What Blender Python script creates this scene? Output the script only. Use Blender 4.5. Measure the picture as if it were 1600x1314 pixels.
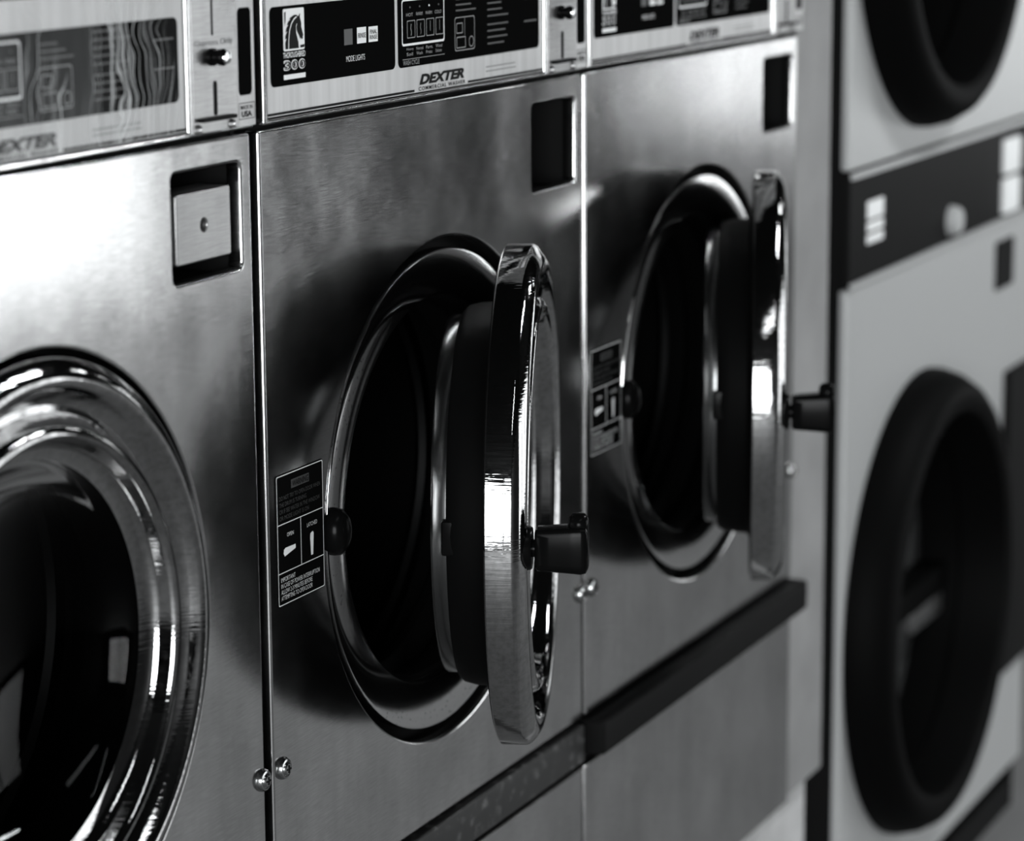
import bpy, bmesh, math, random
from mathutils import Matrix, Vector
random.seed(7)
scene = bpy.context.scene
COL = scene.collection
for o in list(bpy.data.objects): bpy.data.objects.remove(o)

# ------------------------------------------------------------------ camera
ZB = 1.33                      # height of the washer body's top edge above the floor
PITCHW = 0.66                  # one washer to the next
YAW, PIT, ROL = 0.4331723, 0.1953260, -0.0065774
cam_d = bpy.data.cameras.new('camera'); cam = bpy.data.objects.new('camera', cam_d); COL.objects.link(cam)
fw = Vector((math.cos(YAW)*math.cos(PIT), math.sin(YAW)*math.cos(PIT), -math.sin(PIT)))
rt = fw.cross(Vector((0, 0, 1))).normalized(); up = rt.cross(fw)
r2 = rt*math.cos(ROL) + up*math.sin(ROL); u2 = -rt*math.sin(ROL) + up*math.cos(ROL)
mw = Matrix.Identity(4)
for i in range(3):
    mw[i][0], mw[i][1], mw[i][2] = r2[i], u2[i], -fw[i]
mw[0][3], mw[1][3], mw[2][3] = -1.97301, -1.13263, ZB + 0.2125
cam.matrix_world = mw
cam_d.sensor_width = 36; cam_d.lens = 36*4456.65/1600
cam_d.dof.use_dof = True; cam_d.dof.focus_distance = 2.42; cam_d.dof.aperture_fstop = 4.6
cam_d.clip_start = 0.05
scene.camera = cam

# ------------------------------------------------------------------ world, lights, exposure
scene.view_settings.view_transform = 'Standard'; scene.view_settings.look = 'None'
scene.view_settings.gamma = 1; scene.view_settings.use_curve_mapping = False
scene.view_settings.exposure = 0.0
w = bpy.data.worlds.new('world'); scene.world = w; w.use_nodes = True
w.node_tree.nodes['Background'].inputs[0].default_value = (0.95, 0.98, 1, 1)
w.node_tree.nodes['Background'].inputs[1].default_value = 0.01

def area(name, loc, rot, sx, sy, power):
    d = bpy.data.lights.new(name, 'AREA'); d.shape = 'RECTANGLE'; d.size = sx; d.size_y = sy; d.energy = power
    d.color = (0.96, 0.985, 1.0)
    o = bpy.data.objects.new(name, d); COL.objects.link(o); o.location = loc; o.rotation_euler = rot
    return o
RX0, RX1, RY0, RY1, RZ = -4.5, 13.0, -4.2, 0.9, 2.9
# daylight entering through the shop window in the opposite wall and the glazed end of the room
area('shop_window_daylight', (4.3, RY0-0.12, 1.25), (math.radians(90), 0, 0), 4.6, 2.4, 122)
area('street_door_daylight', (RX1+0.12, -2.9, 1.3), (math.radians(90), 0, math.radians(90)), 2.2, 2.4, 40)
area('far_window_daylight', (12.38, RY0-0.12, 1.25), (math.radians(90), 0, 0), 0.95, 2.4, 62)
area('rear_window_daylight', (RX0-0.12, -2.4, 1.35), (math.radians(90), 0, math.radians(-90)), 2.4, 2.1, 330)
for i, (lx, ly, lp) in enumerate([(-0.9, -1.4, 5), (2.1, -1.4, 40), (5.1, -1.4, 10), (8.1, -1.4, 4)]):
    area('fluorescent_light', (lx, ly, RZ-0.06), (0, 0, 0), 1.2, 0.16, lp)

# ------------------------------------------------------------------ materials
def new_mat(name):
    m = bpy.data.materials.new(name); m.use_nodes = True
    return m, m.node_tree, m.node_tree.nodes['Principled BSDF']
def g(v): return (v*0.985, v, v*1.0, 1)
def plain(name, v, rough=0.5, metal=0.0, spec=0.5, coat=0.0):
    m, t, b = new_mat(name)
    b.inputs['Base Color'].default_value = g(v); b.inputs['Roughness'].default_value = rough
    b.inputs['Metallic'].default_value = metal; b.inputs['Specular IOR Level'].default_value = spec
    b.inputs['Coat Weight'].default_value = coat
    return m
def N(t, k, **kw):
    n = t.nodes.new(k)
    for a, v in kw.items(): setattr(n, a, v)
    return n
def noise(t, scale_vec, sc, detail=4, rough=0.55, coord='Object'):
    tc = N(t, 'ShaderNodeTexCoord'); mp = N(t, 'ShaderNodeMapping'); nz = N(t, 'ShaderNodeTexNoise')
    mp.inputs['Scale'].default_value = scale_vec
    t.links.new(tc.outputs[coord], mp.inputs[0]); t.links.new(mp.outputs[0], nz.inputs['Vector'])
    nz.inputs['Scale'].default_value = sc; nz.inputs['Detail'].default_value = detail; nz.inputs['Roughness'].default_value = rough
    return nz.outputs['Fac']
def ramp(t, src, p0, c0, p1, c1):
    r = N(t, 'ShaderNodeMapRange'); r.inputs[1].default_value = p0; r.inputs[2].default_value = p1
    r.inputs[3].default_value = c0; r.inputs[4].default_value = c1; t.links.new(src, r.inputs[0]); return r.outputs[0]
def grey(t, src):
    c = N(t, 'ShaderNodeCombineColor'); 
    for i in range(3): t.links.new(src, c.inputs[i])
    return c.outputs[0]
def mul(t, a, b):
    m = N(t, 'ShaderNodeMath', operation='MULTIPLY'); t.links.new(a, m.inputs[0])
    if isinstance(b, float): m.inputs[1].default_value = b
    else: t.links.new(b, m.inputs[1])
    return m.outputs[0]
def bump(t, b, src, strength, dist):
    bp = N(t, 'ShaderNodeBump'); bp.inputs['Strength'].default_value = strength; bp.inputs['Distance'].default_value = dist
    t.links.new(src, bp.inputs['Height']); t.links.new(bp.outputs[0], b.inputs['Normal'])

def brushed(name, base, r0, r1, streak=(14, 14, 900)):
    m, t, b = new_mat(name); b.inputs['Metallic'].default_value = 1
    smudge = noise(t, (1.0, 1.0, 0.7), 9, 5, 0.6)
    fine = noise(t, streak, 3, 3)
    drip = noise(t, (60, 60, 2.5), 1.2, 3)
    col = mul(t, ramp(t, smudge, 0.3, base*0.78, 0.7, base*1.12), ramp(t, drip, 0.3, 0.95, 0.7, 1.03))
    grainy = noise(t, (22, 22, 420), 2.2, 2)
    col = mul(t, col, ramp(t, grainy, 0.3, 0.88, 0.7, 1.10))
    t.links.new(grey(t, col), b.inputs['Base Color'])
    rg = N(t, 'ShaderNodeMath', operation='ADD')
    t.links.new(ramp(t, smudge, 0.3, r0, 0.7, r1), rg.inputs[0]); t.links.new(ramp(t, fine, 0.3, -0.03, 0.7, 0.03), rg.inputs[1])
    t.links.new(rg.outputs[0], b.inputs['Roughness'])
    grain = noise(t, (1, 1, 2.2), 420, 2)
    gm = N(t, 'ShaderNodeMath', operation='ADD'); t.links.new(fine, gm.inputs[0]); t.links.new(grain, gm.inputs[1])
    bump(t, b, gm.outputs[0], 0.03, 0.0004)
    return m
M = {}
M['steel'] = brushed('brushed_stainless_steel', 0.60, 0.11, 0.18)
M['steel_dark'] = brushed('dull_zinc_steel', 0.16, 0.4, 0.5)
M['coin_steel'] = brushed('worn_coin_slide_steel', 0.38, 0.22, 0.45)
M['vault_steel'] = brushed('matt_vault_steel', 0.33, 0.3, 0.4)
M['chrome'] = plain('polished_chrome', 0.5, 0.05, 1)
m, t, b = new_mat('scuffed_chrome'); M['chrome_rim'] = m
b.inputs['Metallic'].default_value = 1
spk = noise(t, (1, 1, 1), 160, 3); lines = noise(t, (1, 10, 160), 2.2, 3)
t.links.new(grey(t, ramp(t, spk, 0.3, 0.28, 0.6, 0.38)), b.inputs['Base Color'])
t.links.new(ramp(t, spk, 0.35, 0.09, 0.6, 0.03), b.inputs['Roughness']); bump(t, b, lines, 0.10, 0.002)
m, t, b = new_mat('pitted_bright_steel'); M['ring'] = m
b.inputs['Metallic'].default_value = 1
pit = noise(t, (1, 1, 1), 260, 2)
t.links.new(grey(t, ramp(t, pit, 0.30, 0.25, 0.38, 0.70)), b.inputs['Base Color']); b.inputs['Roughness'].default_value = 0.13
M['band_steel'] = plain('dull_band_steel', 0.16, 0.2, 1)
M['screw'] = plain('screw_steel', 0.35, 0.2, 1)
M['rubber'] = plain('black_rubber', 0.0022, 0.55, 0, 0.03)
M['black_plastic'] = plain('black_plastic', 0.003, 0.2, 0, 0.05)
M['overlay'] = plain('black_printed_overlay', 0.004, 0.5, 0, 0.0)
M['void'] = plain('black_enamel', 0.005, 0.7, 0, 0.1)
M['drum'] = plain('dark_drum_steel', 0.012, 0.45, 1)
m, t, b = new_mat('pale_printed_faceplate'); M['face'] = m
drip = noise(t, (90, 90, 3), 1.0, 3); sm = noise(t, (1, 1, 1), 8, 3)
t.links.new(grey(t, mul(t, ramp(t, drip, 0.35, 0.50, 0.7, 0.62), ramp(t, sm, 0.3, 0.92, 0.7, 1.0))), b.inputs['Base Color'])
b.inputs['Roughness'].default_value = 0.38
M['white'] = plain('white_print', 0.85, 0.5)
M['white_dim'] = plain('worn_grey_print', 0.05, 0.5)
M['faded'] = plain('faded_print', 0.035, 0.5)
M['grey_print'] = plain('grey_print', 0.26, 0.5)
M['black_print'] = plain('black_print', 0.006, 0.5, 0, 0.05)
M['enamel'] = plain('pale_enamel', 0.42, 0.30, 0, 0.5)
M['band'] = plain('charcoal_control_band', 0.008, 0.5, 0, 0.04)
M['bumper'] = plain('dark_bumper_vinyl', 0.006, 0.5, 0, 0.06)
m, t, b = new_mat('scuffed_dark_trim'); M['trim'] = m
sp = noise(t, (1, 1, 1), 70, 4, 0.7)
t.links.new(grey(t, ramp(t, sp, 0.55, 0.013, 0.80, 0.15)), b.inputs['Base Color']); b.inputs['Roughness'].default_value = 0.4
m, t, b = new_mat('pale_painted_wall'); M['wall'] = m
pn = noise(t, (1, 1, 1), 6, 5)
t.links.new(grey(t, ramp(t, pn, 0.3, 0.20, 0.7, 0.30)), b.inputs['Base Color']); b.inputs['Roughness'].default_value = 0.7
m, t, b = new_mat('dark_painted_wall'); M['wall_dark'] = m
pn = noise(t, (1, 1, 1), 3, 4)
t.links.new(grey(t, ramp(t, pn, 0.3, 0.022, 0.7, 0.03)), b.inputs['Base Color']); b.inputs['Roughness'].default_value = 0.7
M['ceiling'] = plain('black_painted_ceiling', 0.012, 0.9, 0, 0.0)
m, t, b = new_mat('grey_floor'); M['floor'] = m
pn = noise(t, (1, 1, 1), 2, 5)
t.links.new(grey(t, ramp(t, pn, 0.3, 0.17, 0.7, 0.23)), b.inputs['Base Color']); b.inputs['Roughness'].default_value = 0.65
m, t, b = new_mat('pale_concrete'); M['concrete'] = m
pn = noise(t, (1, 1, 1), 14, 6)
t.links.new(grey(t, ramp(t, pn, 0.3, 0.38, 0.7, 0.55)), b.inputs['Base Color']); b.inputs['Roughness'].default_value = 0.8
bump(t, b, pn, 0.3, 0.004)
def glass_mat(name, tint, ior=1.3, rough=0.03):
    m = bpy.data.materials.new(name); m.use_nodes = True; t = m.node_tree; t.nodes.clear()
    out = N(t, 'ShaderNodeOutputMaterial'); mx = N(t, 'ShaderNodeMixShader'); tr = N(t, 'ShaderNodeBsdfTransparent'); gl = N(t, 'ShaderNodeBsdfGlossy')
    fr = N(t, 'ShaderNodeFresnel'); fr.inputs[0].default_value = ior
    tr.inputs[0].default_value = (tint, tint, tint, 1); gl.inputs['Roughness'].default_value = rough
    t.links.new(fr.outputs[0], mx.inputs[0]); t.links.new(tr.outputs[0], mx.inputs[1]); t.links.new(gl.outputs[0], mx.inputs[2]); t.links.new(mx.outputs[0], out.inputs[0])
    return m
M['glass'] = glass_mat('dark_door_glass', 0.35, 1.14)
m = bpy.data.materials.new('grey_glow_dryer_glass'); m.use_nodes = True; M['clear'] = m; t = m.node_tree; t.nodes.clear()
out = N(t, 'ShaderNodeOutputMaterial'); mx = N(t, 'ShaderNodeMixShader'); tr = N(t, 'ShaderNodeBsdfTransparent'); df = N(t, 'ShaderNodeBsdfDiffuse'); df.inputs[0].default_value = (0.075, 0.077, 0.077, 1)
mx.inputs[0].default_value = 0.5; t.links.new(tr.outputs[0], mx.inputs[1]); t.links.new(df.outputs[0], mx.inputs[2]); t.links.new(mx.outputs[0], out.inputs[0])  # grey diffuse mixed in, painting the light that shows in the dryer glass

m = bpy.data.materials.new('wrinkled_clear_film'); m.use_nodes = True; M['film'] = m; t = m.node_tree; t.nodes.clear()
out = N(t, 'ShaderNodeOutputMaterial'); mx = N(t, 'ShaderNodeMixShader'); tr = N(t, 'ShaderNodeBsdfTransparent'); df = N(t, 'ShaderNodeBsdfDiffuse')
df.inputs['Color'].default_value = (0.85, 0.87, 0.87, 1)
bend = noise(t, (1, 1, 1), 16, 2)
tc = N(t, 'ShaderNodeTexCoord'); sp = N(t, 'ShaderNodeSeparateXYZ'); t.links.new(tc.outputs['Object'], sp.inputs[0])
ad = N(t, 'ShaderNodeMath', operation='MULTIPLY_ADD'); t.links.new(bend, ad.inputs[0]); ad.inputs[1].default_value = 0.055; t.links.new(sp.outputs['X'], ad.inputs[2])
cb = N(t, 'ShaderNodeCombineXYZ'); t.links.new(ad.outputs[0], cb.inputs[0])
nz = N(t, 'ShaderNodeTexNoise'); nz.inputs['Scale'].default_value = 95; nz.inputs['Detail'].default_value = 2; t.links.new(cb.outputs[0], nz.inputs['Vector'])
glint = N(t, 'ShaderNodeMath', operation='SUBTRACT'); t.links.new(nz.outputs['Fac'], glint.inputs[0]); glint.inputs[1].default_value = 0.5
ab = N(t, 'ShaderNodeMath', operation='ABSOLUTE'); t.links.new(glint.outputs[0], ab.inputs[0])
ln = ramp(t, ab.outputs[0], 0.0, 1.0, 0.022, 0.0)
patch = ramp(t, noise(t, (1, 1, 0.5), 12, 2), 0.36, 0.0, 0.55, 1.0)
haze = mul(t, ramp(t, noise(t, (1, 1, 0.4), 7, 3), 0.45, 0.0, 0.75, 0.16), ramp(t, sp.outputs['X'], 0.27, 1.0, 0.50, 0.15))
lm = mul(t, mul(t, ln, patch), 0.55)  # wavy highlights on the film painted in as white lines
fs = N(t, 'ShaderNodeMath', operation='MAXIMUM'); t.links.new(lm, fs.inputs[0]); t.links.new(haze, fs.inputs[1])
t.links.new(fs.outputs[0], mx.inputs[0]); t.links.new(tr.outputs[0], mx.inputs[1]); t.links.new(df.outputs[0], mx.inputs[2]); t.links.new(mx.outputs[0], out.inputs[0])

# ------------------------------------------------------------------ mesh helpers
MESH = {}
def finish(me, ang=35):
    me.shade_smooth(); me.set_sharp_from_angle(angle=math.radians(ang)); return me
def mesh_from(name, verts, faces, ang=35):
    me = bpy.data.meshes.new(name); me.from_pydata([tuple(v) for v in verts], [], faces); me.update()
    bm = bmesh.new(); bm.from_mesh(me); bmesh.ops.recalc_face_normals(bm, faces=bm.faces); bm.to_mesh(me); bm.free()
    return finish(me, ang)
class MB:
    def __init__(s): s.v = []; s.f = []
    def add(s, v, f):
        n = len(s.v); s.v += [tuple(a) for a in v]; s.f += [tuple(i+n for i in a) for a in f]; return s
    def mesh(s, name, ang=35): return mesh_from(name, s.v, s.f, ang)
    def box(s, x0, x1, y0, y1, z0, z1, bev=0.0):
        bm = bmesh.new(); bmesh.ops.create_cube(bm, size=1)
        for v in bm.verts:
            v.co = Vector(((x0+x1)/2 + v.co.x*(x1-x0), (y0+y1)/2 + v.co.y*(y1-y0), (z0+z1)/2 + v.co.z*(z1-z0)))
        if bev: bmesh.ops.bevel(bm, geom=list(bm.edges), offset=bev, segments=3, affect='EDGES', profile=0.6)
        bm.verts.ensure_lookup_table()
        s.add([v.co.copy() for v in bm.verts], [[v.index for v in f.verts] for f in bm.faces]); bm.free(); return s
    def lathe(s, prof, cx, cz, seg=96, cap=False):
        """revolve (radius, y) profile about the y axis through (cx, cz)"""
        n = len(prof); V = []; F = []
        for i in range(seg):
            a = 2*math.pi*i/seg
            for r, y in prof: V.append((cx + r*math.cos(a), y, cz + r*math.sin(a)))
        for i in range(seg):
            j = (i+1) % seg
            for k in range(n-1): F.append((i*n+k, i*n+k+1, j*n+k+1, j*n+k))
        if cap: F.append(tuple(i*n+n-1 for i in range(seg)))
        return s.add(V, F)
    def strip(s, pts, wd, y):
        """flat ribbon through (x,z) points, lying at depth y"""
        V = []; F = []
        for i, p in enumerate(pts):
            a = pts[max(0, i-1)]; b = pts[min(len(pts)-1, i+1)]
            dx, dz = b[0]-a[0], b[1]-a[1]; L = math.hypot(dx, dz) or 1
            nx, nz = -dz/L*wd/2, dx/L*wd/2
            V += [(p[0]+nx, y, p[1]+nz), (p[0]-nx, y, p[1]-nz)]
        for i in range(len(pts)-1): F.append((2*i, 2*i+1, 2*i+3, 2*i+2))
        return s.add(V, F)
    def rect(s, x0, x1, z0, z1, y): return s.add([(x0, y, z0), (x1, y, z0), (x1, y, z1), (x0, y, z1)], [(0, 1, 2, 3)])
    def frame(s, x0, x1, z0, z1, wd, y, r=0.0):
        P = rrect(x0, x1, z0, z1, r, 5) if r else [(x0, z0), (x1, z0), (x1, z1), (x0, z1)]
        cx, cz = (x0+x1)/2, (z0+z1)/2; hx, hz = (x1-x0)/2, (z1-z0)/2
        Q = [(cx+(p[0]-cx)*(hx-wd)/hx, cz+(p[1]-cz)*(hz-wd)/hz) for p in P]
        n = len(P)
        return s.add([(p[0], y, p[1]) for p in P]+[(p[0], y, p[1]) for p in Q], [(i, (i+1) % n, n+(i+1) % n, n+i) for i in range(n)])
    def poly(s, pts, y):
        me = plate_mesh([pts], 0, 0, y); s.add([v.co.copy() for v in me.vertices], [list(p.vertices) for p in me.polygons]); bpy.data.meshes.remove(me); return s
    def text(s, body, x0, z0, x1, z1, y, shear=0, off=0.0, space=1.0):
        """text stretched to fill the box x0..x1, z0..z1 at depth y"""
        c = bpy.data.curves.new('t', 'FONT'); c.body = body; c.shear = shear; c.offset = off; c.space_character = space; c.resolution_u = 3
        o = bpy.data.objects.new('t', c); COL.objects.link(o); dg = bpy.context.evaluated_depsgraph_get(); me = o.evaluated_get(dg).to_mesh()
        P = [v.co.copy() for v in me.vertices]; F = [list(p.vertices) for p in me.polygons]
        o.evaluated_get(dg).to_mesh_clear(); bpy.data.objects.remove(o); bpy.data.curves.remove(c)
        ax, bx = min(p.x for p in P), max(p.x for p in P); az, bz = min(p.y for p in P), max(p.y for p in P)
        return s.add([(x0+(p.x-ax)/(bx-ax)*(x1-x0), y, z0+(p.y-az)/(bz-az)*(z1-z0)) for p in P], F)
def rrect(x0, x1, z0, z1, r, n=6):
    P = []
    for cx, cz, a0 in ((x1-r, z0+r, -90), (x1-r, z1-r, 0), (x0+r, z1-r, 90), (x0+r, z0+r, 180)):
        for i in range(n+1):
            a = math.radians(a0+90*i/n); P.append((cx+r*math.cos(a), cz+r*math.sin(a)))
    return P
def circ(cx, cz, r, n=96): return [(cx+r*math.cos(2*math.pi*i/n), cz+r*math.sin(2*math.pi*i/n)) for i in range(n)]
def plate_mesh(outlines, thick, bev, y0, name='plate'):
    """flat plate (with holes) whose front face lies at y0; outlines are (x,z) loops"""
    c = bpy.data.curves.new('p', 'CURVE'); c.dimensions = '2D'; c.fill_mode = 'BOTH' if thick else 'FRONT'
    for P in outlines:
        s = c.splines.new('POLY'); s.points.add(len(P)-1); s.use_cyclic_u = True
        for q, p in zip(s.points, P): q.co = (p[0], p[1], 0, 1)
    if thick: c.extrude = thick/2 - bev; c.bevel_depth = bev; c.bevel_resolution = 2; c.offset = -bev
    o = bpy.data.objects.new('p', c); COL.objects.link(o); dg = bpy.context.evaluated_depsgraph_get()
    me = bpy.data.meshes.new_from_object(o.evaluated_get(dg)); bpy.data.objects.remove(o); bpy.data.curves.remove(c)
    for v in me.vertices: v.co = Vector((v.co.x, y0 + thick/2 - v.co.z, v.co.y))
    me.name = name; return me
def cached(key, fn):
    if key not in MESH: MESH[key] = fn()
    return MESH[key]
def part(name, me, mat, parent=None, loc=(0, 0, 0), rotz=0.0, label=None):
    o = bpy.data.objects.new(name, me); COL.objects.link(o)
    if not me.materials: me.materials.append(M[mat])
    elif me.materials[0] != M[mat]:
        o.material_slots[0].link = 'OBJECT'; o.material_slots[0].material = M[mat]
    o.parent = parent; o.location = loc; o.rotation_euler = (0, 0, rotz)
    if label: o['label'] = label
    return o
def thing(name, loc, label, cat, group=None):
    o = bpy.data.objects.new(name, None); COL.objects.link(o); o.location = loc; o.empty_display_size = 0.1
    o['label'] = label; o['category'] = cat
    if group: o['group'] = group
    return o
def struct(name, me, mat, parent=None):
    o = part(name, me, mat, parent); o['kind'] = 'structure'; return o

# ------------------------------------------------------------------ the room
def boxm(*a, **k): return MB().box(*a, **k).mesh('box')
struct('floor', boxm(RX0-0.1, RX1+0.1, RY0-0.1, RY1+0.1, -0.1, 0), 'floor')
struct('ceiling', boxm(RX0-0.1, RX1+0.1, RY0-0.1, RY1+0.1, RZ, RZ+0.1), 'ceiling')
struct('wall_back', boxm(RX0-0.1, RX1+0.1, RY1, RY1+0.1, 0, RZ), 'wall')
def wall_with_opening(u0, u1, o0, o1, z0, z1, extra=()):
    return plate_mesh([[(u0, 0), (u1, 0), (u1, RZ), (u0, RZ)], [(o0, z0), (o0, z1), (o1, z1), (o1, z0)], *extra], 0.1, 0.0005, 0, 'wall')
wf = wall_with_opening(RX0, RX1, 2.0, 6.6, 0.05, 2.45, [[(11.9, 0.05), (11.9, 2.45), (12.85, 2.45), (12.85, 0.05)]])
for v in wf.vertices: v.co.y += RY0-0.1
struct('wall_front', finish(wf), 'wall_dark')
def end_wall(o0, o1, z0, z1, X):
    me = wall_with_opening(RY0, RY1, o0, o1, z0, z1)
    for v in me.vertices: v.co = Vector((X - v.co.y, v.co.x, v.co.z))
    return finish(me)
struct('wall_right', end_wall(-4.0, -1.8, 0.1, 2.5, RX1+0.1), 'wall_dark')
struct('wall_left', end_wall(-3.6, -1.2, 0.3, 2.4, RX0), 'wall_dark')
def window(name, x0, x1, z0, z1, n, fn):
    mb = MB()
    mb.box(x0, x1, -0.03, 0.03, z0, z0+0.06).box(x0, x1, -0.03, 0.03, z1-0.06, z1)
    for i in range(n+1):
        x = x0+(x1-x0)*i/n; a = min(max(x, x0+0.03), x1-0.03); mb.box(a-0.03, a+0.03, -0.03, 0.03, z0+0.06, z1-0.06)
    me = mb.mesh('window_frame')
    for v in me.vertices: v.co = Vector(fn(v.co))
    return struct(name, me, 'steel_dark')
window('window_1', 2.0, 6.6, 0.05, 2.45, 4, lambda c: (c.x, RY0-0.05+c.y, c.z))
window('window_3', 11.9, 12.85, 0.05, 2.45, 2, lambda c: (c.x, RY0-0.05+c.y, c.z))
window('window_2', -3.6, -1.2, 0.3, 2.4, 2, lambda c: (RX0-0.05+c.y, c.x, c.z))
window('door_1', -4.0, -1.8, 0.1, 2.5, 2, lambda c: (RX1+0.05+c.y, c.x, c.z))

# concrete plinth the washers stand on
BOT = -0.963                                   # washer bottom below body top
PL = ZB + BOT
plinth = MB().box(-0.75, 1.185, 0.05, 0.80, 0, PL).mesh('plinth')
struct('trim_1', plinth, 'wall_dark')
struct('trim_2', boxm(1.186, 1.452, 0.03, 0.80, 0, PL), 'concrete')

# ------------------------------------------------------------------ washers
ZO = -BOT                                      # local z of the body top (root sits on the plinth)
BW = 0.6455
CX, CZ = 0.33, -0.359
def shift(me, dz=ZO):
    for v in me.vertices: v.co.z += dz
    return me
def front_panel():
    me = plate_mesh([rrect(0, BW, -0.668, 0, 0.003), circ(CX, CZ, 0.2335, 128), rrect(0.526, 0.630, -0.1065, -0.0215, 0.006)], 0.014, 0.0024, 0.0, 'front_panel')
    return finish(shift(me), 50)
def lower_panel():
    return finish(shift(plate_mesh([rrect(0, BW, BOT, -0.721, 0.003)], 0.014, 0.0024, 0.0)), 50)
def cabinet():
    mb = MB()
    mb.box(0.004, 0.010, 0.012, 0.70, BOT, 0.125).box(BW-0.010, BW-0.004, 0.012, 0.70, BOT, 0.125)
    mb.box(0.010, BW-0.010, 0.694, 0.70, BOT, 0.125).box(0.010, BW-0.010, 0.012, 0.694, BOT, BOT+0.006)
    mb.box(0.010, BW-0.010, 0.012, 0.694, 0.119, 0.125)
    mb.box(0.010, BW-0.010, 0.013, 0.018, -0.73, -0.66).box(0.010, BW-0.010, 0.013, 0.018, -0.012, 0.012)
    return shift(mb.mesh('cabinet'))
def lathe_mesh(prof, cx=CX, cz=CZ, seg=128, cap=False, ang=40): return shift(MB().lathe(prof, cx, cz, seg, cap).mesh('lathe', ang))
def groove(): return lathe_mesh([(0.2375, 0.0125), (0.2375, 0.028), (0.214, 0.028), (0.214, 0.014)])
def door_ring(): return lathe_mesh([(0.2225, 0.024), (0.2225, 0.0060), (0.2218, 0.0045), (0.220, 0.0038), (0.200, 0.0062), (0.182, 0.0086), (0.1798, 0.0098), (0.1785, 0.013), (0.1785, 0.03)])
def boot(): return lathe_mesh([(0.1783, 0.020), (0.1745, 0.022), (0.173, 0.03), (0.175, 0.045), (0.182, 0.052), (0.19, 0.06), (0.186, 0.07), (0.178, 0.076), (0.18, 0.085), (0.195, 0.09), (0.205, 0.10), (0.205, 0.115)])
def drum():
    mb = MB().lathe([(0.196, 0.118), (0.192, 0.124), (0.196, 0.13), (0.235, 0.135), (0.235, 0.50), (0.22, 0.515), (0.06, 0.53), (0.03, 0.52), (0.001, 0.52)], CX, CZ, 96, True)
    for k in range(3):
        a = math.radians(40+120*k); ca, sa = math.cos(a), math.sin(a)
        V = []
        for y in (0.14, 0.49):
            for u, r in ((-0.035, 0.235), (-0.008, 0.195), (0.008, 0.195), (0.035, 0.235)): V.append((CX+ca*r-sa*u, y, CZ+sa*r+ca*u))
        mb.add(V, [(0, 1, 5, 4), (1, 2, 6, 5), (2, 3, 7, 6), (0, 1, 2, 3), (4, 5, 6, 7)])
    return shift(mb.mesh('drum'))
def screw(x, z):
    def f():
        return MB().lathe([(0.0098, 0), (0.0096, -0.0018), (0.0082, -0.0044), (0.0068, -0.0048), (0.0062, -0.0040), (0.0060, -0.0046), (0.0042, -0.0064), (0.0001, -0.0068)], 0, 0, 28, True).mesh('screw', 30)
    def cross():
        return MB().box(-0.0034, 0.0034, -0.0071, -0.0060, -0.0007, 0.0007).box(-0.0007, 0.0007, -0.00715, -0.0060, -0.0034, 0.0034).mesh('cross')
    return cached('screw', f), cached('screw_cross', cross)
# --- door, modelled about its hinge line: centre lies at local x=-HR
HR = 0.236
RIM = [(0.206, 0.024), (0.2268, 0.024), (0.228, 0.0228), (0.228, 0.0015), (0.2274, -0.0008), (0.2255, -0.0032), (0.2220, -0.0062), (0.2180, -0.0090), (0.2145, -0.0108), (0.2112, -0.0115), (0.2082, -0.0106),
       (0.2055, -0.0080), (0.2020, -0.0025), (0.1975, 0.0030), (0.1925, 0.0058), (0.1878, 0.0050), (0.1840, 0.0015), (0.1808, -0.0038), (0.1782, -0.0078),
       (0.1755, -0.0098), (0.1725, -0.0102), (0.1700, -0.0085), (0.1682, -0.0045), (0.1665, 0.0030), (0.1640, 0.0085), (0.1600, 0.0115), (0.1525, 0.0140)]
def d_rim(): return lathe_mesh(RIM, -HR, CZ, 160, ang=32)
def d_glass(): return lathe_mesh([(0.1540, 0.0135), (0.150, 0.0160), (0.146, 0.024), (0.138, 0.037), (0.125, 0.049), (0.105, 0.060), (0.08, 0.068), (0.05, 0.073), (0.025, 0.075), (0.0005, 0.0755)], -HR, CZ, 128, True)
def d_gasket(): return lathe_mesh([(0.2225, 0.0242), (0.2220, 0.0255), (0.205, 0.0258), (0.19, 0.0255), (0.180, 0.0262), (0.176, 0.029), (0.1745, 0.048), (0.172, 0.058), (0.168, 0.062), (0.158, 0.0625), (0.1535, 0.055), (0.1525, 0.045), (0.1525, 0.0150)], -HR, CZ, 128)
def d_band(): return lathe_mesh([(0.1635, 0.0615), (0.1635, 0.0735), (0.1615, 0.0760), (0.157, 0.0765), (0.153, 0.0745), (0.153, 0.063)], -HR, CZ, 128)
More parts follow.
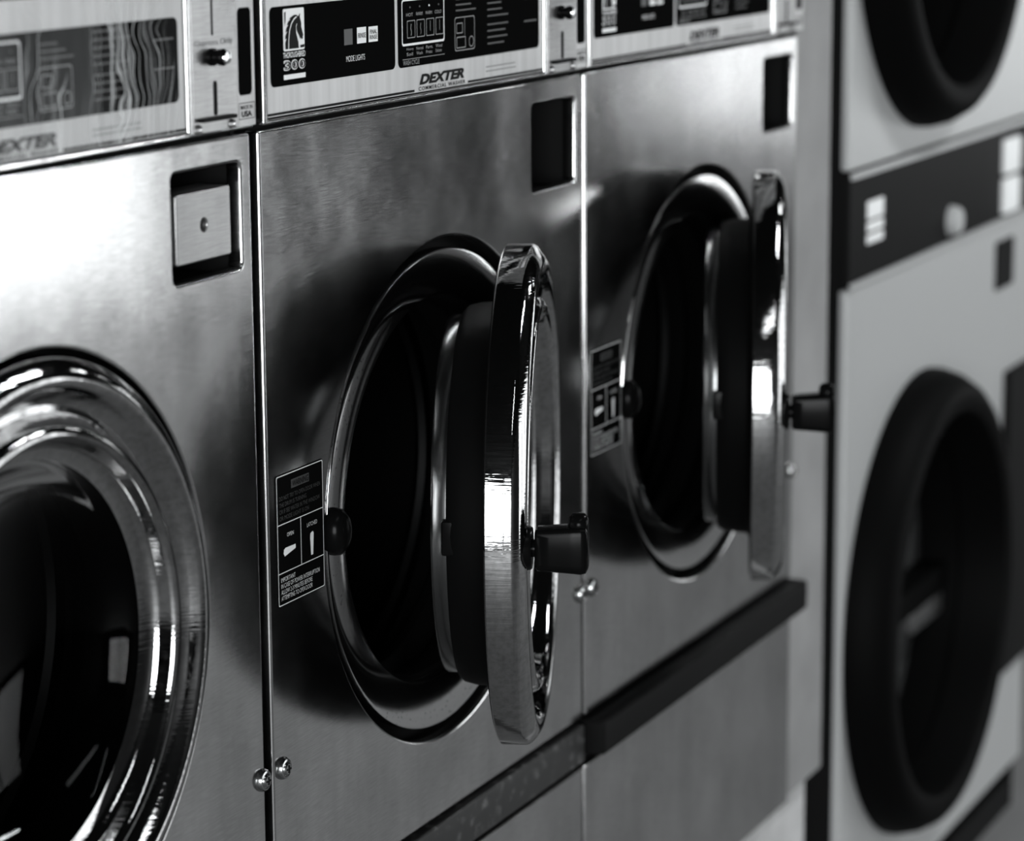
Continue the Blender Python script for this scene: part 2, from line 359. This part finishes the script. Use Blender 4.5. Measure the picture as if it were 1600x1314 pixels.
def d_handle():
    mb = MB()
    hx, hz = -HR-0.200, CZ-0.002
    # rosette, neck, then the tapered grip standing out from the face
    mb.lathe([(0.019, 0.006), (0.019, -0.0130), (0.0175, -0.0150), (0.0075, -0.0155), (0.0075, -0.0205)], hx, hz, 32, True)
    L = [(-0.0175, 0.0155, 0.0100), (-0.0195, 0.0182, 0.0118), (-0.030, 0.0190, 0.0122), (-0.047, 0.0202, 0.0126), (-0.056, 0.0210, 0.0128), (-0.0605, 0.0200, 0.0118), (-0.0625, 0.0160, 0.0095)]
    n = 24; V = []; F = []
    for y, hz2, hx2 in L:
        for i in range(n):
            a = 2*math.pi*i/n; ca, sa = math.cos(a), math.sin(a)
            q = 0.35
            V.append((hx+hx2*math.copysign(abs(ca)**q, ca), y, hz+hz2*math.copysign(abs(sa)**q, sa)))
    for k in range(len(L)-1):
        for i in range(n): F.append((k*n+i, k*n+(i+1) % n, (k+1)*n+(i+1) % n, (k+1)*n+i))
    F.append(tuple(range(n))); F.append(tuple((len(L)-1)*n+i for i in range(n)))
    mb.add(V, F)
    # thumb of the lever at its far end, rising above the grip
    mb2 = MB().lathe([(0.0001, -0.045), (0.006, -0.0460), (0.0092, -0.0490), (0.0098, -0.054), (0.0092, -0.0590), (0.006, -0.0622), (0.0001, -0.063)], hx, hz+0.0215, 28, True)
    mb.add(mb2.v, mb2.f)
    return shift(mb.mesh('handle', 40))
def d_latch():
    hx, hz = -HR-0.160, CZ-0.002
    return shift(MB().box(hx-0.012, hx+0.012, 0.045, 0.0660, hz-0.0155, hz+0.0155, 0.003).mesh('latch'))
def d_hinge(dz): return lambda: shift(MB().box(-0.026, 0.004, 0.004, 0.017, CZ+dz-0.016, CZ+dz+0.016, 0.003).mesh('hinge'))
# --- control panel
CT = 0.124
FY = -0.0035
def c_frame():
    return finish(shift(plate_mesh([rrect(0, BW-0.003, 0.0045, CT, 0.002), rrect(0.0065, 0.5445, 0.0080, CT-0.004, 0.001)], 0.018, 0.0022, -0.006)), 50)
def c_face():
    mb = MB().box(0.0075, 0.5435, FY, 0.006, 0.0092, CT-0.005, 0.0008); return shift(mb.mesh('face'))
def c_overlay(x0, x1):
    return lambda: finish(shift(plate_mesh([rrect(x0, x1, 0.0328, 0.0962, 0.0055)], 0.0006, 0.0001, FY-0.0006)))
PY = FY-0.0009                                # print depth on the overlays
HORSE = [(443, 150), (438, 190), (446, 225), (455, 262), (452, 292), (464, 340), (475, 385), (468, 400), (470, 418), (456, 432), (446, 412), (440, 430), (428, 392), (405, 352),
         (390, 333), (392, 370), (404, 410), (416, 460), (420, 525), (262, 540), (262, 520), (262, 470), (280, 425), (262, 432), (266, 395), (288, 350), (270, 358), (278, 315), (302, 280), (286, 282), (302, 245), (326, 222), (318, 212), (345, 190), (372, 172), (398, 170), (418, 186)]
def hp(p):
    u = (p[0]-247)/(492-247); zt = 0.0936-0.0004*u; px_top = 118-22*u; v = (p[1]-px_top)/(565-118)
    return (0.0360+u*0.0345, zt-v*0.0336)
def c_pieces():
    """every printed mark of the control panel: (name, mesh, material)"""
    P = []; y = PY; yb = PY-0.0004
    def put(name, mat, mb): P.append((name, shift(mb.mesh(name)), mat))
    def T(mat, *a, **k): put('lettering', mat, MB().text(*a, **k))
    put('emblem_ground', 'white', MB().poly(rrect(0.0357, 0.0706, 0.0602, 0.0938, 0.0018, 4), y))
    put('horse_head_emblem', 'black_print', MB().poly([hp(p) for p in HORSE], yb))
    put('emblem_bar', 'black_print', MB().poly([hp(q) for q in ((437, 492), (486, 482), (486, 512), (437, 520))], yb))
    put('emblem_bar', 'black_print', MB().poly([hp(q) for q in ((257, 150), (272, 140), (270, 235), (258, 300))], yb))
    put('emblem_line', 'white', MB().strip([hp(p) for p in ((294, 541), (298, 440), (310, 340), (335, 262), (365, 215), (395, 190))], 0.0011, PY-0.0008))
    put('emblem_line', 'white', MB().strip([hp(p) for p in ((396, 265), (386, 300), (390, 335), (404, 400))], 0.0007, PY-0.0008))
    T('white', 'THOROUGHBRED', 0.0350, 0.0546, 0.0716, 0.0592, y, off=0.01)
    for i, ch in enumerate('300'):
        T('white', ch, 0.0353+0.0124*i, 0.0446, 0.0353+0.0124*i+0.0114, 0.0530, y, off=0.05)
        T('black_print', ch, 0.0362+0.0124*i, 0.0455, 0.0362+0.0124*i+0.0096, 0.0521, yb)
    put('emblem_underline', 'white', MB().rect(0.0352, 0.0713, 0.0375, 0.0414, y))
    T('white', 'MODE LIGHTS', 0.1420, 0.0448, 0.1755, 0.0496, y, off=-0.008)
    put('indicator_lamp', 'white_dim', MB().rect(0.1388, 0.1538, 0.0588, 0.0720, y))
    put('indicator_lamp', 'white', MB().rect(0.1617, 0.1783, 0.0588, 0.0722, y)); put('indicator_lamp', 'white', MB().rect(0.1826, 0.1996, 0.0588, 0.0718, y))
    T('black_print', 'RINSE', 0.1632, 0.0633, 0.1768, 0.0675, yb, off=0.01)
    T('black_print', 'FINAL', 0.1846, 0.0655, 0.1976, 0.0692, yb, off=0.01); T('black_print', 'RINSE', 0.1842, 0.0610, 0.1978, 0.0646, yb, off=0.01)
    put('selection_frame', 'white', MB().frame(0.2448, 0.3285, 0.0512, 0.0912, 0.0014, y, 0.003)); put('frame_bar', 'white', MB().rect(0.2470, 0.3265, 0.0512, 0.0532, y-0.0001))
    for i, s_ in enumerate(('HOT', 'WARM', 'WARM', 'COLD')):
        x = 0.2515+0.0187*i
        put('push_button', 'overlay', MB().box(x, x+0.0165, FY-0.0022, FY-0.0004, 0.0574, 0.0735, 0.0005)); put('button_outline', 'grey_print', MB().frame(x+0.0004, x+0.0161, 0.0578, 0.0731, 0.0007, FY-0.0024, 0.001))
        T('grey_print', s_, x+0.002, 0.0764, x+0.0150, 0.0794, y)
        put('button_mark', 'grey_print', MB().strip([(x+0.0085, 0.070), (x+0.0075, 0.066), (x+0.009, 0.063), (x+0.008, 0.060)] if i < 2 else [(x+0.0083, 0.071), (x+0.0083, 0.062)], 0.0010 if i == 0 else 0.0006, FY-0.0024))
        put('pilot_lamp', 'white' if i == 2 else 'white_dim', MB().lathe([(0.0010, y-0.0001), (0.0007, y-0.0006), (0.00005, y-0.0008)], x+0.009, 0.0842, 12, True))
    for i, (a, b_) in enumerate((('Heavy', 'Soil'), ('Normal', 'Wash'), ('Perm.', 'Press'), ('Wool', 'Delicate'))):
        x = 0.2535+0.0190*i; T('grey_print', a, x, 0.0466, x+0.0135, 0.0494, y); T('grey_print', b_, x, 0.0424, x+0.0120, 0.0452, y)
    put('rule_line', 'grey_print', MB().rect(0.2455, 0.3286, 0.0394, 0.0399, y)); T('grey_print', 'WASH CYCLE', 0.2465, 0.0346, 0.2780, 0.0386, y)
    for x0, x1, z0, z1, r in ((0.3495, 0.3912, 0.0404, 0.0707, 0.003), (0.3530, 0.3660, 0.0560, 0.0655, 0.001), (0.3530, 0.3720, 0.0428, 0.0530, 0.001), (0.3790, 0.3890, 0.0428, 0.0525, 0.0045)):
        put('diagram_outline', 'grey_print', MB().frame(x0, x1, z0, z1, 0.0008, y, r))
    put('diagram_line', 'grey_print', MB().rect(0.3700, 0.3705, 0.0540, 0.0700, y))
    rnd = random.Random(3)
    for i in range(9):
        z = 0.0425+0.0058*i+(0.002 if i > 3 else 0); put('text_line', 'white_dim', MB().rect(0.4185, 0.4185+rnd.uniform(0.03, 0.055), z, z+0.0014, y))
    for z in (0.0585, 0.0800): put('text_line', 'white_dim', MB().rect(0.500, 0.528, z, z+0.0016, y))
    for i in range(3): put('text_line', 'white_dim', MB().rect(0.352, 0.352+0.01*(3-i)+0.012, 0.076+0.005*i, 0.0774+0.005*i, y))
    y = FY-0.0004
    T('black_print', 'DEXTER', 0.2785, 0.0156, 0.3692, 0.0248, y, shear=0.28, off=0.055)
    T('black_print', 'COMMERCIAL WASHER', 0.2770, 0.0104, 0.3715, 0.0140, y, space=1.25, off=0.02)
    put('rule_line', 'black_print', MB().rect(0.0085, 0.2690, 0.0103, 0.0123, y)); put('rule_line', 'black_print', MB().rect(0.3770, 0.5430, 0.0103, 0.0123, y))
    put('text_line', 'grey_print', MB().rect(0.4155, 0.4800, 0.0214, 0.0226, y)); put('text_line', 'grey_print', MB().rect(0.4155, 0.4815, 0.0174, 0.0186, y))
    return P
def coin_plate():
    me = plate_mesh([rrect(0.5475, 0.6140, 0.0068, CT, 0.001)], 0.004, 0.0006, -0.0085)
    return finish(shift(me))
def coin_knob():
    mb = MB().lathe([(0.0068, -0.0080), (0.0068, -0.0110), (0.0048, -0.0120), (0.0046, -0.0145), (0.0062, -0.0155), (0.0066, -0.0190), (0.0050, -0.0215), (0.0001, -0.0222)], 0.576, 0.0638, 28, True)
    return shift(mb.mesh('knob'))
def coin_ledge():
    mb = MB().box(0.553, 0.6040, -0.0140, -0.0082, 0.0155, 0.0185, 0.001); return shift(mb.mesh('ledge'))
def coin_slot(a): return lambda: finish(shift(plate_mesh([rrect(*a, 5)], 0.0008, 0.0001, -0.0090)))
def coin_tip(): return shift(MB().lathe([(0.0052, -0.0216), (0.0045, -0.0232), (0.0001, -0.0240)], 0.576, 0.0638, 20, True).mesh('tip'))
def coin_text(): return shift(MB().text('Quarters Only', 0.5515, 0.0712, 0.6080, 0.0775, -0.0089).mesh('text'))
def win_plate():
    me = plate_mesh([rrect(0.6148, 0.6420, 0.0068, CT, 0.001), rrect(0.6168, 0.6392, 0.0310, 0.0985, 0.0045)], 0.004, 0.0006, -0.0080)
    return finish(shift(me))
def win_pane(): return shift(MB().box(0.6155, 0.6412, -0.0068, -0.0062, 0.030, 0.0995).mesh('pane'))
def usa_plate(): return shift(MB().frame(0.6145+0.0008, 0.6400, 0.0124, 0.0252, 0.0005, -0.0084).text('MADE IN', 0.6185, 0.0200, 0.6365, 0.0232, -0.0084, off=0.015).text('USA', 0.6195, 0.0140, 0.6355, 0.0188, -0.0084, off=0.04).mesh('usa'))
# --- warning label on the front panel
LX0, LX1, LZ0, LZ1 = 0.0130, 0.0935, -0.3950, -0.2840
def label_plate(): return finish(shift(plate_mesh([rrect(LX0, LX1, LZ0, LZ1, 0.002)], 0.0006, 0.0001, -0.0006)))
def label_pieces():
    P = []; y = -0.0010
    def put(name, mat, mb): P.append((name, shift(mb.mesh(name)), mat))
    put('label_border', 'white', MB().frame(LX0+0.0008, LX1-0.0008, LZ0+0.0008, LZ1-0.0008, 0.0007, y, 0.0015))
    for a in ((LX0+0.001, LX1-0.001, -0.3262, -0.3255), (LX0+0.001, LX1-0.001, -0.3672, -0.3665), (0.0530, 0.0538, -0.3664, -0.3263)): put('label_rule', 'white', MB().rect(*a, y))
    put('lettering', 'white', MB().text('OPEN', 0.0300, -0.3378, 0.0410, -0.3345, y, off=-0.012)); put('lettering', 'white', MB().text('LATCHED', 0.0640, -0.3372, 0.0815, -0.3338, y, off=-0.012))
    put('handle_symbol', 'white', MB().poly([(0.0255, -0.3535), (0.0235, -0.3510), (0.0242, -0.3478), (0.0270, -0.3465), (0.0438, -0.3468), (0.0440, -0.3502)], y))
    put('handle_symbol', 'white', MB().poly([(0.0715, -0.3428), (0.0740, -0.3425), (0.0752, -0.3442), (0.0750, -0.3470), (0.0738, -0.3625), (0.0702, -0.3625), (0.0690, -0.3470), (0.0695, -0.3438)], y))
    for i, (s_, wd) in enumerate((('IMPORTANT', 0.024), ('IN CASE OF POWER INTERRUPTION', 0.066), ('ALLOW 2-3 MINUTES BEFORE', 0.053), ('ATTEMPTING TO OPEN DOOR', 0.053))):
        z = -0.3728-0.0052*i; put('lettering', 'white', MB().text(s_, 0.0185, z-0.0018, 0.0185+wd, z+0.0020, y, off=-0.012))
    put('warning_box', 'white_dim', MB().rect(0.0385, 0.0690, -0.2985, -0.2912, y)); put('lettering', 'black_print', MB().text('WARNING', 0.0400, -0.2976, 0.0675, -0.2922, y-0.0003, off=0.02))
    for i, (s_, a, wd) in enumerate((('DO NOT TRY TO OPEN DOOR WHEN', 0.018, 0.070), ('THE DRUM IS TURNING', 0.018, 0.046), ('OR IF SEE WATER IN THE WINDOW', 0.018, 0.069), ('OR MODE LIGHT IS ON', 0.018, 0.050))):
        z = -0.3040-0.0056*i; put('faded_lettering', 'faded', MB().text(s_, a, z-0.0018, a+wd, z+0.0018, y))
    return P
def recess():
    mb = MB(); x0, x1, z0, z1 = 0.520, 0.637, -0.1125, -0.0155
    mb.box(x0, x1, 0.075, 0.078, z0, z1).box(x0, x0+0.002, 0.0135, 0.075, z0, z1).box(x1-0.002, x1, 0.0135, 0.075, z0, z1).box(x0+0.002, x1-0.002, 0.0135, 0.075, z0, z0+0.002).box(x0+0.002, x1-0.002, 0.0135, 0.075, z1-0.002, z1)
    return shift(mb.mesh('recess'))
def vault():
    me = plate_mesh([rrect(0.538, 0.6195, -0.0935, -0.0390, 0.002), circ(0.579, -0.0660, 0.0052, 24)], 0.030, 0.0012, 0.004); return finish(shift(me))
def vault_lock(): return shift(MB().lathe([(0.0055, 0.012), (0.0052, 0.009), (0.003, 0.0085), (0.0001, 0.0085)], 0.579, -0.0660, 20, True).mesh('lock'))
def catch():
    mb = MB().lathe([(0.019, 0.011), (0.0195, 0.002), (0.0185, -0.004), (0.013, -0.0095), (0.006, -0.0115), (0.0001, -0.012)], 0, 0, 40, True)
    mb.v = [(0.1185+x*0.78, y, CZ+0.006+z*1.08) for x, y, z in mb.v]; return shift(mb.mesh('catch'))
def trim_strip():
    mb = MB().box(0.001, BW-0.001, -0.0035, 0.012, -0.7145, -0.6740, 0.003); return shift(mb.mesh('trim'))
def bumper():
    mb = MB().box(0.004, BW+0.010, -0.020, 0.013, -0.7110, -0.6735, 0.006); return shift(mb.mesh('bumper'))

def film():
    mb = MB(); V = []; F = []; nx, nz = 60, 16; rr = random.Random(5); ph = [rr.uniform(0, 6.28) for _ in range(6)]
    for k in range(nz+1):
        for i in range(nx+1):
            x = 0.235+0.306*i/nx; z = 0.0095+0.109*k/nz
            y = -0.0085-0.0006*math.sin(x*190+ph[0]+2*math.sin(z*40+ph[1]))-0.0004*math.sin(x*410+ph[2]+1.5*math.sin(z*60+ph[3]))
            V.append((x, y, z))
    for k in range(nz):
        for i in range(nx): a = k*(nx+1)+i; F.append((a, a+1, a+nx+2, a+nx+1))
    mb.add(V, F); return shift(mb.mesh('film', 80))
def washer(x0, dz, label, door_angle, has_vault, has_bumper):
    r = thing('commercial_washer', (x0, 0, PL), label, 'washing machine', 'row of coin-operated washers')
    part('cabinet', cached('cabinet', cabinet), 'void', r)
    part('front_panel', cached('front', front_panel), 'steel', r)
    part('lower_panel', cached('lower', lower_panel), 'steel', r)
    if has_bumper: part('bumper_strip', cached('bumper', bumper), 'bumper', r)
    else: part('trim_strip', cached('trim', trim_strip), 'trim', r)
    part('door_seat', cached('groove', groove), 'void', r)
    part('door_ring', cached('ring', door_ring), 'ring', r)
    part('rubber_boot', cached('boot', boot), 'rubber', r)
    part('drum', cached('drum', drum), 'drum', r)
    part('latch_catch', cached('catch', catch), 'black_plastic', r)
    sm, cm = screw(0, 0)
    for sx in (0.0148, 0.6400):
        s = part('screw', sm, 'screw', r, (sx, 0.0, ZO-0.533)); part('cross_recess', cm, 'void', s)
    # coin vault opening
    v = part('vault_recess', cached('recess', recess), 'void', r)
    if has_vault:
        p = part('coin_vault_door', cached('vault', vault), 'vault_steel', r); part('lock', cached('vlock', vault_lock), 'void', p)
    # warning label
    l = part('warning_label', cached('label', label_plate), 'overlay', r)
    for nm, me, mt in cached('lpieces', label_pieces): part(nm, me, mt, l)
    # control panel
    c = part('control_panel', cached('cframe', c_frame), 'steel', r)
    part('faceplate', cached('cface', c_face), 'face', c)
    part('overlay', cached('ov1', c_overlay(0.0151, 0.2322)), 'overlay', c)
    part('overlay', cached('ov2', c_overlay(0.2385, 0.5345)), 'overlay', c)
    for nm, me, mt in cached('pieces', c_pieces): part(nm, me, mt, c)
    k = part('coin_slide', cached('coin', coin_plate), 'coin_steel', r)
    part('coin_knob', cached('knob', coin_knob), 'black_plastic', k); part('coin_ledge', cached('ledge', coin_ledge), 'void', k)  # ledge black all over, its underside shadow put into the colour
    part('knob_tip', cached('ktip', coin_tip), 'chrome', k)
    for a in ((0.5765, 0.5785, 0.0800, 0.1165, 0.0009), (0.5775, 0.5825, 0.0190, 0.0455, 0.0024)): part('coin_slot', cached(a, coin_slot(a)), 'void', k)  # slots left uncut; black plates paint in the shade of the openings
    part('engraved_text', cached('qtext', coin_text), 'grey_print', k)
    for sx, sz in ((0.5530, 0.0102), (0.6035, 0.0108)):
        s = part('small_screw', sm, 'coin_steel', k, (sx, -0.0085, ZO+sz)); s.scale = (0.4, 0.6, 0.4)
    wp = part('window_plate', cached('wplate', win_plate), 'face', r)
    part('pane', cached('wpane', win_pane), 'overlay', wp); part('made_in_plate', cached('usa', usa_plate), 'black_print', wp)
    # door
    d = part('door', cached('rim', d_rim), 'chrome_rim', r, (CX+HR-0.001, -0.001, 0), 0)
    d.rotation_euler = (0, 0, math.radians(door_angle))
    part('door_glass', cached('dglass', d_glass), 'glass', d); part('door_gasket', cached('dgasket', d_gasket), 'rubber', d)
    part('glass_band', cached('dband', d_band), 'band_steel', d); part('handle', cached('dhandle', d_handle), 'black_plastic', d)
    part('latch', cached('dlatch', d_latch), 'black_plastic', d)
    for hz in (-0.055, 0.055): part('hinge', cached(('dhinge', hz), d_hinge(hz)), 'steel_dark', d)
    return r
shut = washer(-PITCHW+0.0005, 0, 'stainless front-loading washer with its round door shut and a metal coin vault door fitted', 0, True, False)
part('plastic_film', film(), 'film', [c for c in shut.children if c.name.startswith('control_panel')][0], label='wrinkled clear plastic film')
washer(0, 0, 'stainless washer with round door ajar, standing between the two other washers', 20, False, False)
washer(PITCHW-0.006, 0, 'stainless washer with door ajar and projecting dark bumper bar, beside the pale wall strip', 20, False, True)

# pale filler panel between the last washer and the dryer
struct('trim_3', boxm(1.318, 1.452, 0.008, 0.80, PL, RZ), 'wall')

# ------------------------------------------------------------------ stacked dryer
DX0, DX1 = 1.507, 2.46
dr = thing('stacked_dryer', (DX0, 0, 0), 'pale enamelled stacked tumble dryer with two thick black round doors and dark control band', 'dryer')
def dz(z): return z+ZB
DC = 1.846-DX0; DR = 0.333; LC, UC = dz(-0.832), dz(0.176); DW = DX1-DX0
part('cabinet', MB().box(0.002, 0.012, 0.012, 0.80, 0.0, 2.35).box(DW-0.012, DW-0.002, 0.012, 0.80, 0.0, 2.35).box(0.012, DW-0.012, 0.79, 0.80, 0.0, 2.35)
     .box(0.012, DW-0.012, 0.012, 0.79, 2.34, 2.35).box(0.012, DW-0.012, 0.013, 0.79, 0.0, 0.05).box(0.012, DW-0.012, 0.013, 0.05, dz(-0.38), dz(-0.17)).mesh('cab'), 'void', dr)
part('lower_front', finish(plate_mesh([rrect(0, DW, dz(-1.243), dz(-0.340), 0.004), circ(DC, LC, 0.310, 96)], 0.012, 0.003, 0.0), 50), 'enamel', dr)
part('upper_front', finish(plate_mesh([rrect(0, DW, dz(-0.186), 2.35, 0.004), circ(DC, UC, 0.310, 96)], 0.012, 0.003, 0.0), 50), 'enamel', dr)
part('kick_plate', MB().box(0.01, DW-0.01, 0.03, 0.05, 0.0, dz(-1.246)).mesh('kick'), 'void', dr)
bd = part('control_band', MB().box(0, DW, -0.002, 0.012, dz(-0.338), dz(-0.188), 0.002).mesh('band'), 'band', dr)
part('band_trim', MB().box(0, DW, -0.006, -0.002, dz(-0.1965), dz(-0.1885)).box(0, DW, -0.006, -0.002, dz(-0.3375), dz(-0.3310)).mesh('trimline'), 'enamel', bd)
for z0, z1 in ((-0.256, -0.232), (-0.272, -0.260), (-0.288, -0.276)):
    part('display_window', MB().box(1.578-DX0, 1.645-DX0, -0.004, -0.0015, dz(z0), dz(z1), 0.0008).mesh('disp'), 'white', bd)
part('selector_knob', MB().lathe([(0.022, -0.002), (0.020, -0.014), (0.016, -0.018), (0.0001, -0.018)], 1.968-DX0, dz(-0.302), 32, True).mesh('knob'), 'enamel', bd)
for z0, z1 in ((-0.265, -0.212), (-0.325, -0.272)):
    part('coin_slot_plate', MB().box(2.240-DX0, 2.330-DX0, -0.008, -0.0015, dz(z0), dz(z1), 0.006).mesh('slot'), 'white', bd)
part('lint_lock', finish(plate_mesh([rrect(2.222-DX0, 2.322-DX0, dz(-0.440), dz(-0.366), 0.006)], 0.006, 0.001, -0.003)), 'void', dr)
def dryer_door(cz):
    prof = [(0.262, 0.012), (0.333, 0.010), (0.333, -0.010), (0.327, -0.032), (0.315, -0.052), (0.306, -0.059), (0.296, -0.061), (0.283, -0.060), (0.275, -0.056), (0.271, -0.047), (0.268, 0.080), (0.262, 0.084)]
    d = part('dryer_door', MB().lathe(prof, DC, cz, 128).mesh('ddoor', 32), 'rubber', dr)
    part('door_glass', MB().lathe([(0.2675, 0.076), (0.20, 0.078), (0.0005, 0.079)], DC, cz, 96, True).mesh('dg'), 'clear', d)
    part('pull_bar', MB().box(DC-0.267, DC+0.262, 0.030, 0.070, cz-0.048, cz-0.006, 0.005).mesh('ds'), 'rubber', d)
    part('pull_lit_strip', MB().box(DC+0.10, DC+0.255, 0.034, 0.066, cz-0.082, cz-0.050, 0.003).mesh('pp'), 'steel_dark', d)  # lit strip of the handle put in as a lighter steel piece
    part('dryer_drum', MB().lathe([(0.262, 0.090), (0.32, 0.094), (0.32, 0.60), (0.27, 0.62), (0.0005, 0.62)], DC, cz, 96, True).mesh('dd'), 'enamel', dr)
    part('drum_baffle', MB().box(DC-0.02, DC+0.02, 0.11, 0.60, cz-0.32, cz-0.22).mesh('baffle'), 'enamel', dr)
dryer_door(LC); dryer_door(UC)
part('hinge_plate', MB().box(2.29-DX0, DW-0.003, -0.012, 0.001, dz(-1.06), dz(-0.575), 0.004).mesh('hp'), 'void', dr)
